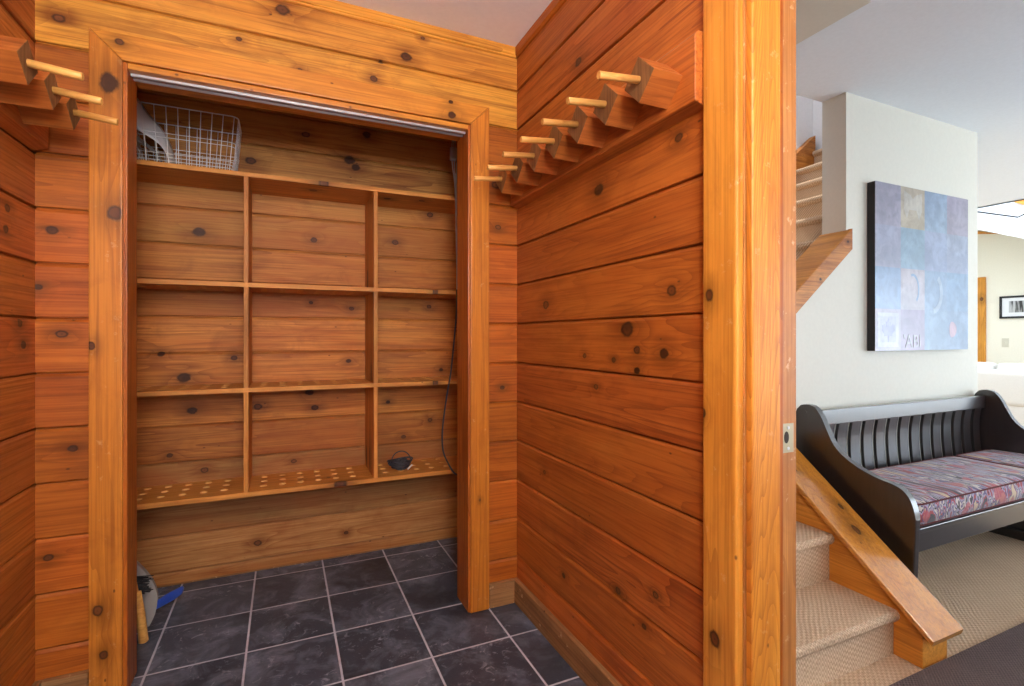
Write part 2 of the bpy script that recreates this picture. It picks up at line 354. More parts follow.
def fabric_bench():
    m = NT('bench_lacquer'); o, x = m.coords()
    n = m.noise(m.comb(m.math('MULTIPLY', x[0], 60), m.math('MULTIPLY', x[1], 60), m.math('MULTIPLY', x[2], 6)), 1, 3)
    m.set(m.p.inputs['Base Color'], m.mix(n, (0.008, 0.007, 0.008), (0.028, 0.022, 0.022)))
    m.set(m.p.inputs['Roughness'], m.maprange(n, .3, .7, .30, .32)); m.p.inputs['Specular IOR Level'].default_value = 0.7; m.p.inputs['Coat Weight'].default_value = 1; m.p.inputs['Coat Roughness'].default_value = .2
    return m.m
M['bench'] = fabric_bench()
def cushion_fabric():
    m = NT('woven_stripe_fabric'); o, x = m.coords()
    s = m.noise(m.comb(m.math('MULTIPLY', x[0], 17), m.math('MULTIPLY', x[1], 2.2), m.math('MULTIPLY', x[2], 9)), 1, 2.5, 0.55, 0.15)
    c = m.ramp(s, [(0.0, (.02, .018, .03)), (.36, (.36, .02, .025)), (.40, (.34, .28, .36)), (.44, (.10, .08, .20)), (.47, (.62, .54, .48)), (.505, (.025, .015, .02)), (.53, (.36, .32, .46)), (.56, (.40, .03, .03)), (.585, (.04, .05, .16)), (.62, (.62, .45, .26))], 'CONSTANT')
    b = m.noise(m.comb(m.math('MULTIPLY', x[0], 12), m.math('MULTIPLY', x[1], 13), m.math('MULTIPLY', x[2], 10)), 1, 1)
    c = m.mix(m.maprange(b, .60, .66, 0, .8), c, (.50, .05, .06))
    f = m.noise(o, 700, 2)
    c = m.mix(m.maprange(f, .3, .7, 0, .25), c, (.03, .03, .05), 'MIX')
    m.set(m.p.inputs['Base Color'], c); m.p.inputs['Roughness'].default_value = 0.75
    m.p.inputs['Sheen Weight'].default_value = 0.3
    m.bump(f, 0.3, 0.001); return m.m
M['cushion'] = cushion_fabric()
M['piping'] = plain('dark_piping', (0.12, 0.02, 0.02), 0.8)
def carpet(name, c1, c2, sc_):
    m = NT(name); o, x = m.coords()
    # rows of little loops
    a = m.math('SINE', m.math('MULTIPLY', m.math('ADD', x[0], m.math('MULTIPLY', m.noise(o, 9, 2), .012)), sc_))
    b = m.math('SINE', m.math('ADD', m.math('MULTIPLY', m.math('ADD', x[1], x[2]), sc_ * 0.8), m.math('MULTIPLY', m.math('FLOOR', m.math('MULTIPLY', x[0], sc_ / (2 * PI))), 2.4)))
    h = m.math('MULTIPLY_ADD', m.math('MULTIPLY', a, b), .5, .5)
    n = m.noise(o, 180, 3); big = m.noise(o, 6, 2)
    c = m.mix(m.math('MULTIPLY', m.math('SUBTRACT', 1.0, h), 0.75), c1, c2)
    c = m.mix(m.maprange(n, .35, .7, 0, .35), c, c2); c = m.mix(m.maprange(big, .4, .7, 0, .15), c, c2)
    m.set(m.p.inputs['Base Color'], c); m.p.inputs['Roughness'].default_value = 1.0; m.p.inputs['Specular IOR Level'].default_value = 0.1
    m.bump(m.math('ADD', h, m.math('MULTIPLY', n, .5)), 0.8, 0.004); return m.m
M['carpet'] = carpet('tan_loop_carpet', (0.82, 0.62, 0.43), (0.40, 0.26, 0.16), 430)
M['rug'] = carpet('charcoal_rug', (0.24, 0.18, 0.17), (0.05, 0.036, 0.036), 700)
def tiles():
    m = NT('slate_tiles'); o, x = m.coords(); s = 0.305
    u = m.math('DIVIDE', m.math('ADD', x[0], 0.1236 + 10 * s), s); v = m.math('DIVIDE', m.math('ADD', x[1], 10 * s - 2.6865), s)
    fu = m.math('ABSOLUTE', m.math('SUBTRACT', m.math('FRACT', m.math('ADD', u, 0.5)), 0.5)); fv = m.math('ABSOLUTE', m.math('SUBTRACT', m.math('FRACT', m.math('ADD', v, .5)), 0.5))
    wob = m.math('MULTIPLY', m.math('SUBTRACT', m.noise(o, 70, 2), .5), .004)
    e = m.math('ADD', m.math('MINIMUM', fu, fv), wob)
    grout = m.maprange(e, 0.0100, 0.0145, 1, 0)
    wn = m.n('ShaderNodeTexWhiteNoise', noise_dimensions='2D'); m.set(wn.inputs['Vector'], m.comb(m.math('FLOOR', u), m.math('FLOOR', v)))
    base = m.mix(wn.outputs['Value'], (0.034, 0.040, 0.060), (0.060, 0.070, 0.098))
    off = m.vmath('ADD', o, wn.outputs['Color'])
    n1 = m.noise(off, 7, 6, .65, 0.6); n2 = m.noise(off, 26, 6, .7, 1.2); n3 = m.noise(off, 3, 3, .5)
    c = m.mix(m.math('MULTIPLY', m.maprange(n1, .46, .70, 0, 1), .65), base, (0.26, 0.29, 0.37))
    c = m.mix(m.math('MULTIPLY', m.maprange(n2, .56, .72, 0, 1), m.maprange(n3, .42, .62, .1, .75)), c, (0.50, 0.53, 0.60))
    c = m.mix(m.maprange(n3, .42, .28, 0, .8), c, (0.012, 0.012, 0.015))
    c = m.mix(grout, c, m.mix(m.noise(o, 40, 3), (0.66, 0.66, 0.74), (0.40, 0.40, 0.45)))
    m.set(m.p.inputs['Base Color'], c)
    m.set(m.p.inputs['Roughness'], m.math('ADD', m.maprange(n2, .3, .7, .34, .56), m.math('MULTIPLY', grout, .3)))
    m.bump(m.math('SUBTRACT', m.math('MULTIPLY', m.math('ADD', n1, m.math('MULTIPLY', n2, .5)), .6), grout), 0.5, 0.003)
    return m.m
M['tiles'] = tiles()
def glass():
    m = NT('window_glass'); m.p.inputs['Base Color'].default_value = (1, 1, 1, 1); m.p.inputs['Roughness'].default_value = 0.0
    m.p.inputs['Transmission Weight'].default_value = 1; m.p.inputs['IOR'].default_value = 1.02; return m.m
M['glass'] = glass()
def emit(name, col, st):
    m = NT(name); m.p.inputs['Base Color'].default_value = (*col, 1); m.p.inputs['Emission Color'].default_value = (*col, 1); m.p.inputs['Emission Strength'].default_value = st; return m.m
M['lamp'] = emit('added_lamp_glow', (1.0, 0.91, 0.79), 140.0)

# ------------------------------------------------------------------ boarded walls (V joints are real relief)
def boarded(bm, plane, face, back, a0, a1, z0, z1, off, sign, holes=None):
    """plane 'x': wall at x=face running along y ; 'y': wall at y=face running along x. sign: direction (+1/-1) pointing INTO the wall"""
    zs = []
    k = math.floor((z0 - off) / P)
    prof = []
    while off + k * P < z1:
        b0, b1 = off + k * P, off + (k + 1) * P
        for z, d in ((b0 + .0001, .013), (b0 + .0022, .013), (b0 + .0026, .002), (b0 + .005, 0.0), (b1 - .012, 0.0), (b1 - .0028, .0065), (b1 - .0022, .013)):
            if z0 <= z <= z1: prof.append((z, d))
        k += 1
    prof = [(z0, prof[0][1] if prof else 0)] + prof + [(z1, 0)]
    pts = []
    for z, d in prof: pts.append((face + sign * d, z))
    pts += [(back, z1), (back, z0)]
    ax = 1 if plane == 'x' else 0
    def mk(p, v): return (p[0], v, p[1]) if plane == 'x' else (v, p[0], p[1])
    A = [bm.verts.new(mk(p, a0)) for p in pts]; D = [bm.verts.new(mk(p, a1)) for p in pts]
    n = len(pts)
    for i in range(n): bm.faces.new((A[i], A[(i + 1) % n], D[(i + 1) % n], D[i]))
    bm.faces.new(A); bm.faces.new(D[::-1])

bm = B(); boarded(bm, 'x', XL, XL - .12, YF - .1, YCB + .1, 0, ZC, ZO, -1)
struct('wall_left', bm, M['wall_left'])
bm = B(); boarded(bm, 'x', XR, XO, DJ + .012, YB + .02, 0, ZC, ZO, 1)
boarded(bm, 'x', XR, XO, YF - .1, -.06, 0, ZC, ZO, 1)
boarded(bm, 'x', XR, XO, -.06, DJ + .012, 2.09, ZC, ZO, 1)
struct('wall_right', bm, M['wall_side'])
bm = B()
boarded(bm, 'y', YB, YB + .12, XL, OL - .01, 0, ZC, ZO, 1)
boarded(bm, 'y', YB, YB + .12, OR + .01, XR + .01, 0, ZC, ZO, 1)
boarded(bm, 'y', YB, YB + .12, OL - .01, OR + .01, OZ + .012, ZC, ZO, 1)
struct('wall_back', bm, M['wall_back'])
bm = B(); boarded(bm, 'y', YCB, YCB + .12, XL, 1.02, 0, ZC, 0.228, 1)
struct('wall_closet_back', bm, M['wall_closet'])
bm = B(); boarded(bm, 'x', 0.915, XO, YB + .12, YCB + .12, 0, ZC, 0.228, 1)
struct('wall_closet_right', bm, M['wall_closet_side'])
# front wall with glazed entry door behind the camera
bm = B()
box(bm, XL, -.42, YF - .1, YF, 0, ZC); box(bm, .42, XR, YF - .1, YF, 0, ZC); box(bm, -.42, .42, YF - .1, YF, 2.12, ZC)
struct('wall_front', bm, M['white_paint'])
bm = B()
for x in (-.42, .35): box(bm, x, x + .07, YF - .08, YF - .03, 0, 2.12, .004)
box(bm, -.35, .35, YF - .08, YF - .03, 0, .22, .004); box(bm, -.35, .35, YF - .08, YF - .03, 2.03, 2.12, .004)
d1 = struct('door_1', bm, M['window_frame'])
bm = B(); box(bm, -.35, .35, YF - .062, YF - .056, .22, 2.03); obj('glass_pane', bm, M['glass'], d1)

# floors and ceilings
bm = B(); box(bm, XL - .12, XO - .035, YF - .1, YCB + .12, -.08, 0); struct('floor', bm, M['tiles'])
bm = B(); box(bm, XO - .035, 10.3, -1.7, 5.1, -.08, 0); struct('floor_living', bm, M['carpet'])
bm = B(); box(bm, XL - .12, XO, YF - .1, YCB + .12, ZC, ZC + .1); struct('ceiling', bm, M['mud_ceiling'])
bm = B()
box(bm, XO, 6.2, -1.7, 1.787, ZC, ZC + .2); box(bm, 3.93, 6.2, 1.787, 5.1, ZC, ZC + .2)
struct('ceiling_living', bm, M['white_paint'])
bm = B(); box(bm, XO, 1.92, 1.126, 1.70, 2.35, ZC); struct('ceiling_soffit', bm, M['wall_paint'])

# closet trim: casing, jambs
CT = .0205
bm = B(); prism(bm, [(OL - .094, 0), (OL - .007, 0), (OL - .007, OZ), (OL - .094, 2.117)], 1, YB - CT, YB + .004, .004); struct('trim_1', bm, M['casing_v'])
bm = B(); prism(bm, [(OR + .003, 0.0), (OR + .086, 0.0), (OR + .086, 2.117), (OR + .003, OZ)], 1, YB - CT, YB + .004, .004); struct('trim_2', bm, M['casing_v'])
bm = B(); prism(bm, [(OL - .094, 2.117), (OL - .007, OZ), (OR + .003, OZ), (OR + .086, 2.117)], 1, YB - CT, YB + .004, .004); struct('trim_3', bm, M['casing_h'])
bm = B(); box(bm, OL - .025, OL + .004, YB - .012, YB + .105, 0, OZ - .002, .003); struct('trim_4', bm, M['jamb_v'])
bm = B(); box(bm, OR - .006, OR + .02, YB - .012, YB + .135, 0, OZ - .002, .003); struct('trim_5', bm, M['jamb_v'])
bm = B(); box(bm, OL + .004, OR - .006, YB - .012, YB + .13, OZ - .022, OZ - .002, .003); struct('trim_6', bm, M['jamb_h'])
# crowns
def crown_prof(s): return [(0, 0), (s * .008, 0), (s * .011, .004), (s * .008, .008), (s * .013, .011), (s * .014, .040), (s * .014, .044), (0, .044)]
bm = B(); prism(bm, [(YB + y, ZC - .044 + z) for y, z in crown_prof(-1)], 0, XL, XR); struct('trim_7', bm, M['crown'])
bm = B(); prism(bm, [(XR + x, ZC - .044 + z) for x, z in crown_prof(-1)], 1, YF, YB); struct('trim_8', bm, M['crown_y'])
bm = B(); prism(bm, [(XL + x, ZC - .044 + z) for x, z in crown_prof(1)], 1, YF, YB); struct('trim_9', bm, M['crown_y'])
# baseboards
BH = .10
bm = B(); box(bm, XR - .02, XR + .004, DJ + .10, YB, 0, BH, .004); struct('baseboard_right', bm, M['base_y'])
bm = B(); box(bm, OR + .087, XR - .02, YB - .02, YB + .004, 0, BH, .004); box(bm, XL + .02, OL - .095, YB - .02, YB + .004, 0, BH, .004); struct('baseboard_back', bm, M['base_x'])
bm = B(); box(bm, XL - .004, XL + .02, YF, YB, 0, BH, .004); struct('baseboard_left', bm, M['base_y'])
bm = B(); box(bm, XL + .02, .915, YCB - .004, YCB + .004, 0, .006); struct('baseboard_closet', bm, M['base_x'])

# door opening in the right wall: casing, jamb, stop
bm = B(); box(bm, XR - .021, XR + .004, DJ + .002, .912, 0, ZC - .046, .009, 4); struct('trim_10', bm, M['door_casing'])
bm = B()
box(bm, XR + .0, XO, DJ, DJ + .02, 0, 2.09, .002)
struct('trim_11', bm, M['door_jamb'])
bm = B(); box(bm, .934, 1.024, DJ - .019, DJ + .001, 0, 2.075, .006, 3)
box(bm, 1.0265, 1.046, DJ - .008, DJ + .001, 0, 2.075, .003, 2, mi=1); struct('trim_12', bm, [M['door_stop'], M['jamb_v']])
bm = B(); box(bm, XR - .012, XO + .012, -.06, DJ, 2.075, 2.10); struct('trim_13', bm, M['jamb_h'])
bm = B(); box(bm, XR - .012, XO + .012, -.075, -.055, 0, 2.09); struct('trim_14', bm, M['door_jamb'])

# ------------------------------------------------------------------ strike plate on the jamb
t = thing('strike_plate', 'worn brass strike plate set in the door jamb edge', 'strike plate', (1.070, DJ, .880))
bm = B(); prism(bm, [(-.021, 0), (.019, 0), (.019, .068), (-.021, .068)], 1, -.0015, .002, .001)
obj('plate', bm, M['brass'], t)
bm = B(); prism(bm, [(-.006 + .010 * math.cos(a) * .8, .036 + .014 * math.sin(a)) for a in [2 * PI * k / 16 for k in range(16)]], 1, -.0021, -.0014)
obj('latch_hole', bm, M['hole'], t)
for zz in (.010, .058):
    bm = B(); prism(bm, [(.0 + .0038 * math.cos(a), zz + .0038 * math.sin(a)) for a in [2 * PI * k / 12 for k in range(12)]], 1, -.0032, -.0013, .0005)
    obj('screw', bm, M['aluminium'], t)

# ------------------------------------------------------------------ bifold track under the closet header
t = thing('door_track', 'grey metal double sliding door track under the closet header', 'door track', (0, YB + .06, OZ - .022))
for k, y in enumerate((-.044, -.012)):
    bm = B(); x0, x1 = OL + .006, OR - .008
    prism(bm, [(y, 0), (y + .010, 0), (y + .010, -.008), (y + .0075, -.008), (y + .0075, -.003), (y + .0025, -.003), (y + .0025, -.008), (y, -.008)], 0, x0, x1)
    obj('rail', bm, M['aluminium'], t)

# ------------------------------------------------------------------ shelf unit in the closet
SY0, SY1 = 2.495, YCB - .001
SZ = [(1.850, 1.870), (1.367, 1.386), (.906, .925), (.447, .468)]
DX = [(-.159, -.140), (.396, .415)]
su = thing('shelf_unit', 'built-in nine cubby pine shelf unit with drilled lower shelves filling the closet', 'shelf', (0, 0, 0))
COLS = [-.554 + .0785 * k for k in range(18) if k not in (5, 12)]
ROWS = [2.735, 2.655, 2.575]
def drilled(bm, x0, x1, y0, y1, z0, z1):
    xs = [x0]; 
    for a, b in zip(COLS, COLS[1:]): xs.append((a + b) / 2)
    xs.append(x1); ys = [y0, 2.615, 2.695, y1]; R = .015; n = 16
    cache = {}
    def V(x, y, z):
        k = (round(x, 5), round(y, 5), round(z, 5))
        if k not in cache: cache[k] = bm.verts.new((x, y, z))
        return cache[k]
    for i, cx in enumerate(COLS):
        for j, cy in enumerate(sorted(ROWS)):
            ax0, ax1, ay0, ay1 = xs[i], xs[i + 1], ys[j], ys[j + 1]
            corners = [(ax1, ay1), (ax0, ay1), (ax0, ay0), (ax1, ay0)]
            ring = [(cx + R * math.cos(2 * PI * (k + .5) / n + 0), cy + R * math.sin(2 * PI * (k + .5) / n)) for k in range(n)]
            for z in (z0, z1):
                rv = [V(x, y, z) for x, y in ring]; cv = [V(x, y, z) for x, y in corners]
                for q in range(4):      # quadrant q: corner q with ring points between
                    idx = [(q * 4 + s) % n for s in range(4)]
                    for s in range(3): bm.faces.new((cv[q], rv[idx[s]], rv[idx[s + 1]]))
                    nx = (q * 4 + 4) % n
                    bm.faces.new((cv[q], rv[idx[3]], rv[nx], cv[(q + 1) % 4]))
            for k in range(n):
                a, b = ring[k], ring[(k + 1) % n]
                f = bm.faces.new((V(*a, z0), V(*b, z0), V(*b, z1), V(*a, z1))); f.material_index = 1
    for i in range(len(COLS)):
        for y in (y0, y1): bm.faces.new((V(xs[i], y, z0), V(xs[i + 1], y, z0), V(xs[i + 1], y, z1), V(xs[i], y, z1)))
    for j in range(3):
        for x in (x0, x1): bm.faces.new((V(x, ys[j], z0), V(x, ys[j + 1], z0), V(x, ys[j + 1], z1), V(x, ys[j], z1)))
for i, (z0, z1) in enumerate(SZ):
    bm = B()
    smat = [M['shelf_top'], M['shelf'], M['shelf'], M['shelf_low']][i]
    if i == 0: box(bm, XL + .002, .913, SY0, SY1, z0, z1, .002)
    else: drilled(bm, XL + .002, .913, SY0, SY1, z0, z1)
    obj('shelf', bm, [smat, M['raw']], su)
for i in range(3):
    for (x0, x1) in DX:
        bm = B(); z0, z1 = SZ[i + 1][1], SZ[i][0]
        box(bm, -(x1 - x0) / 2, (x1 - x0) / 2, 0, SY1 - SY0 - .001, 0, z1 - z0, .0015)
        obj('divider', bm, M['divider'], su, loc=((x0 + x1) / 2, SY0 + .001, z0))

# ------------------------------------------------------------------ peg racks
BK, BP, BX = .0405, .116, .092     # half side of the block, peg length, block reach
def rack(name, label, cat, wallx, s, ys, y0, y1, zc, z0, z1, BX=BX, BP=BP, BK=BK):
    """s=-1: sticks out toward -x (right wall), +1 toward +x (left wall)"""
    t = thing(name, label, cat, (wallx, (y0 + y1) / 2, z0)); ym = (y0 + y1) / 2
    bm = B(); fx = s * .040
    prism(bm, [(0, 0), (fx, 0.012), (fx, z1 - z0 - .012), (fx * .75, z1 - z0), (0, z1 - z0)], 1, y0 - ym, y1 - ym)
    bmesh.ops.bevel(bm, geom=[e for e in bm.edges], offset=.002, segments=1, affect='EDGES')
    obj('back_board', bm, M['rack'] if s < 0 else M['rack'], t)
    for k, y in enumerate(ys):
        ang = math.radians(-46 if s < 0 else -44)
        bm = B(); c_, s_ = math.cos(ang), math.sin(ang)
        sq = [(BK * (a * c_ - b * s_), BK * (a * s_ + b * c_)) for a, b in ((-1, -1), (1, -1), (1, 1), (-1, 1))]
        if True:
            prism(bm, sq, 0, s * .0, s * BX, .0015)
        for f in bm.faces:
            if abs(f.normal.x) > .9 or all(abs(v.co.x) > BX - .0021 for v in f.verts): f.material_index = 1
        b = obj('peg_block', bm, [M['block'], M['endgrain_shaded']], t, loc=(s * .038, y - ym, zc - z0))
        bm = B(); tube(bm, [(0, 0, 0), (s * (BP + .012), 0, 0), (s * (BP + .0135), 0, 0)], [.0095, .0095, .0085], 20)
        obj('peg', bm, M['dowel'], b, loc=(s * (BX - .012), 0, 0), rot=(0, -s * math.radians(-6), 0))
    return t
rack('peg_rack', 'long wooden rack of seven dowel pegs on diamond blocks on the right wall', 'peg rack', XR, -1, [1.011 + .1437 * k for k in range(7)], .914, 1.985, 1.785, 1.70, 1.88)
rack('peg_rack', 'short wooden rack with three dowel pegs on diamond blocks on the left wall', 'peg rack', XL, 1, [1.535, 1.676, 1.817], 1.445, 1.985, 1.787, 1.71, 1.88, BX=.112, BP=.100, BK=.037)

# ------------------------------------------------------------------ wire basket on the top shelf
ST = SZ[0][1]
bt = thing('wire_basket', 'white wire basket on the top shelf at the left end', 'basket', (-.40, 2.63, ST))
bx0, bx1, by0, by1, bh, r_ = -.19, .218, -.105, .112, .245, .0017
tb = .022   # taper toward the bottom
def top(u, v): return (u, v, bh)
def corner_loop(x0, x1, y0, y1, z, rad=.03, n=5):
    pts = []
    for cx, cy, a0 in ((x1 - rad, y1 - rad, 0), (x0 + rad, y1 - rad, 90), (x0 + rad, y0 + rad, 180), (x1 - rad, y0 + rad, 270)):
        for k in range(n + 1):
            a = math.radians(a0 + 90 * k / n); pts.append((cx + rad * math.cos(a), cy + rad * math.sin(a), z))
    return pts
def level(f):      # outline at height fraction f
    q = tb * (1 - f); return bx0 + q, bx1 - q, by0 + q * .6, by1 - q * .6
bm = B(); tube(bm, corner_loop(*level(1), bh), .0027, 8, closed=True); obj('rim', bm, M['white_metal'], bt)
bm = B()
for f in (.47, .54, .2, .14, .08, .02):
    tube(bm, corner_loop(*level(f), max(bh * f, .004)), r_ * .8, 6, closed=True)
obj('hoop_wires', bm, M['white_metal'], bt)
bm = B(); L1, L0 = level(1), level(0)
def lerp(a, b, t): return a + (b - a) * t
nx, ny = 9, 7
bm.free()
for (nm, yt, yb) in (('front_wires', L1[2], L0[2]), ('back_wires', L1[3], L0[3])):
    bm = B()
    for k in range(nx + 1):
        t_ = (k + .35) / (nx + .7)
        tube(bm, [(lerp(L1[0], L1[1], t_), yt, bh), (lerp(L0[0], L0[1], t_), yb, .004)], r_, 6)
    if nm == 'back_wires':
        for k in range(19):
            t_ = (k + .5) / 19
            tube(bm, [(lerp(L1[0], L1[1], t_), L1[3] - .003, bh * .5), (lerp(L0[0], L0[1], t_), L0[3], .004)], r_ * .6, 5)
    obj(nm, bm, M['white_metal'], bt)
for q in (0, 1):
    bm = B(); xt, xb = L1[q], L0[q]
    for k in range(ny):
        t_ = (k + .5) / ny
        tube(bm, [(xt, lerp(L1[2], L1[3], t_), bh), (xb, lerp(L0[2], L0[3], t_), .004)], r_ * .6, 5)
    for k in range(9):
        f = (k + .5) / 9; Lf = level(f)
        tube(bm, [(Lf[q], Lf[2] + .012, bh * f), (Lf[q], Lf[3] - .012, bh * f)], r_ * .5, 5)
    obj('side_wires', bm, M['white_metal'], bt)
bm = B()
for k in range(22):
    x = lerp(L0[0], L0[1], (k + .5) / 22); tube(bm, [(x, L0[2], .0045), (x, L0[3], .0045)], r_ * .7, 5)
for k in range(5):
    y = lerp(L0[2], L0[3], (k + .5) / 5); tube(bm, [(L0[0], y, .0075), (L0[1], y, .0075)], r_ * .7, 5)
obj('base_wires', bm, M['white_metal'], bt)
# curled sheets inside the basket
def ruled(c0, c1, th, loc):
    """thin bent sheet between two edge curves"""
    A_, D_ = spline(c0, 8), spline(c1, 8); n1 = 6; bm = B(); G = []
    for side in (0, 1):
        G.append([[bm.verts.new(a.lerp(d, j / n1) - Vector(loc) + Vector((th * side, th * side, 0)) + Vector((0, 0, .010 * math.sin(PI * j / n1)))) for j in range(n1 + 1)] for a, d in zip(A_, D_)])
    m_ = len(A_) - 1
    for g in G:
        for i in range(m_):
            for j in range(n1): bm.faces.new((g[i][j], g[i + 1][j], g[i + 1][j + 1], g[i][j + 1]))
    a, b = G
    for i in range(m_):
        for j in (0, n1): bm.faces.new((a[i][j], a[i + 1][j], b[i + 1][j], b[i][j]))
    for j in range(n1):
        for i in (0, m_): bm.faces.new((a[i][j], a[i][j + 1], b[i][j + 1], b[i][j]))
    return bm
lc = (-.56, 2.63, ST + .012)
bm = ruled([(-.575, 2.575, 2.035), (-.55, 2.575, 2.012), (-.495, 2.575, 1.978), (-.464, 2.575, 1.943), (-.440, 2.575, ST + .014)],
           [(-.583, 2.69, 2.195), (-.545, 2.69, 2.135), (-.492, 2.69, 2.072), (-.455, 2.69, 1.99), (-.441, 2.69, ST + .014)], .0015, lc)
tag(obj('paper_sheet', bm, M['paper'], loc=lc, smooth=True), 'curled white paper sheet standing inside the wire basket', 'paper')
bm = ruled([(-.583, 2.600, 1.985), (-.545, 2.600, 1.965), (-.50, 2.600, 1.93), (-.475, 2.600, ST + .014)],
           [(-.584, 2.70, 2.03), (-.55, 2.70, 2.0), (-.505, 2.70, 1.95), (-.480, 2.70, ST + .014)], .0025, lc)
tag(obj('plastic_folder', bm, M['grey_plastic'], loc=lc, smooth=True), 'grey curved plastic folder tucked under the white sheet in the basket', 'folder')

# ------------------------------------------------------------------ hanging cable at the closet's right side
cy_ = 2.468
t = thing('hanging_cable', 'thin cable hanging down the right side of the closet in front of the cubbies', 'cable', (.80, cy_, .45))
def rel(p): return (p[0] - .80, p[1] - cy_, p[2] - .45)
bm = B()
for k, dx in enumerate((-.006, .0, .006)):
    tube(bm, [rel(p) for p in spline([(.805 + dx, cy_ + .05, 2.19), (.795 + dx * 1.6, cy_ + .02, 2.11), (.793 + dx * 1.8, cy_, 2.02), (.800 + dx * .6, cy_, 1.90), (.805 + dx * .3, cy_, 1.6), (.806, cy_, 1.36)], 6)], .0028, 6)
obj('grey_wire', bm, M['grey_cord'], t)['label'] = 'pale grey upper wires'
bm = B()
tube(bm, [rel(p) for p in spline([(.806, cy_, 1.39), (.802, cy_, 1.25), (.796, cy_, 1.184), (.775, cy_, .98), (.749, cy_, .829), (.730, cy_, .679), (.733, cy_, .578), (.759, cy_, .51), (.796, cy_, .452), (.84, cy_, .44)], 8)], .0042, 8)
obj('dark_wire', bm, M['dark_cord'], t)
bm = B(); box(bm, -.018, .016, -.012, .012, 1.60, 1.665, .004); obj('connector', bm, M['grey_cord'], t, loc=(-.008, 0.012, 0))

# ------------------------------------------------------------------ coil of dark cord in the lower right cubby
t = thing('cord_coil', 'small tangled coil of dark cord with a white tip in the lower right cubby', 'cord', (.545, 2.60, SZ[3][1] + .001))
bm = B(); rnd = random.Random(3)
for q in range(6):
    r0 = .035 + .005 * q; h0 = .013 + .007 * q; ph = rnd.random() * 6
    tube(bm, [((r0 + .006 * math.sin(3 * a + ph)) * math.cos(a), (r0 + .005 * math.cos(2 * a + ph)) * math.sin(a) * .7, h0 + .004 * math.sin(2 * a + ph)) for a in [2 * PI * k / 32 for k in range(32)]], .0045, 7, closed=True)
for q in range(14):
    pts = [(rnd.uniform(-.040, .035), rnd.uniform(-.025, .025), rnd.uniform(.010, .055)) for _ in range(4)]
    tube(bm, spline(pts, 5), .0035, 6)
obj('tangle', bm, M['dark_cord'], t)
bm = B(); tube(bm, [(.048 * math.cos(a) + .005, .0 + .01 * math.sin(a), .045 + .046 * math.sin(a)) for a in [2 * PI * k / 40 for k in range(40)]], .003, 7, closed=True)
obj('loop', bm, M['dark_cord'], t)
bm = B(); tube(bm, [(.030, -.035, .006), (.055, -.030, .026)], .004, 8); obj('white_tip', bm, M['paper'], t)['label'] = 'white end tip'

# ------------------------------------------------------------------ dustpan and hand brush in the closet corner
t = thing('dustpan', 'grey dustpan with a blue handle propped in the lower left corner of the closet', 'dustpan', (-.548, 2.42, 0))
bm = B()
out = [(-.09, .0), (-.105, .15), (-.07, .29), (.0, .27), (.055, .20), (.082, .14), (.088, .09), (.080, .04), (.062, .0)]
S2 = spline([(x, 0, z) for x, z in out], 5)
prism(bm, [(p.x, max(p.z, 0)) for p in S2], 1, -.002, .002)
pan = obj('pan', bm, M['grey_plastic'], t, rot=(math.radians(-4), 0, math.radians(4)))
bm = B()
prism(bm, [(p.x * 1.0, max(p.z, 0)) for p in S2[:31]] + [(p.x * .95 - .004, max(p.z * .96, 0.001)) for p in S2[:31]][::-1], 1, 0, .028)
obj('pan_lip', bm, M['grey_plastic'], pan)
bm = B()
hp = spline([(.070, .03, .062), (.095, .09, .054), (.125, .15, .046), (.148, .205, .040)], 6)
n_ = 12; rings = []
for i, p in enumerate(hp):
    f = i / (len(hp) - 1); hw = .016 + .005 * math.sin(f * PI) - (.010 if i == len(hp) - 1 else 0); hh = .012
    rings.append([bm.verts.new((p.x, p.y + hh * math.sin(2 * PI * k / n_), p.z + hw * math.cos(2 * PI * k / n_))) for k in range(n_)])
for A_, D_ in zip(rings, rings[1:]):
    for k in range(n_): bm.faces.new((A_[k], A_[(k + 1) % n_], D_[(k + 1) % n_], D_[k]))
bm.faces.new(rings[0][::-1]); bm.faces.new(rings[-1])
obj('handle', bm, M['blue_plastic'], t, smooth=True)['label'] = 'blue handle'
t = thing('hand_brush', 'wooden handled hand brush with black bristles leaning on the dustpan', 'brush', (-.492, 2.325, 0))
bm = B(); tube(bm, [(0.012, -.020, .0), (0.012, -.020, .004), (.002, -.012, .10), (-.012, 0, .185)], [.010, .016, .014, .013], 14); obj('handle', bm, M['dowel'], t, smooth=True)
bm = B(); prism(bm, [(-.075, .17), (-.008, .175), (-.02, .25), (-.075, .26)], 1, -.014, .014, .004); obj('brush_head', bm, M['dowel'], t)
bm = B()
for q in range(70):
    x = rnd.uniform(-.07, -.012); z = rnd.uniform(.18, .245); y = rnd.uniform(.008, .012)
    tube(bm, [(x, y, z), (x + .045 + rnd.uniform(-.006, .006), y + .025, z - .02 + rnd.uniform(-.006, .006))], .0016, 4)
obj('bristles', bm, M['bristle'], t)

# ------------------------------------------------------------------ unseen globe lamp, hung behind the camera to brighten the ceiling
LZ = 2.12
t = thing('added_globe_lamp', 'unseen round globe lamp added behind the camera to brighten the mudroom', 'lamp', (.05, -.40, ZC))
bm = B(); tube(bm, [(0, 0, 0), (0, 0, -.02), (0, 0, -.028)], [.06, .06, .03], 32); obj('canopy', bm, M['white_metal'], t)
bm = B(); tube(bm, [(0, 0, -.02), (0, 0, LZ - ZC + .10)], .004, 8); obj('cord', bm, M['white_metal'], t)
bm = B(); bmesh.ops.create_uvsphere(bm, u_segments=20, v_segments=12, radius=.10); obj('globe', bm, M['lamp'], t, loc=(0, 0, LZ - ZC), smooth=True)

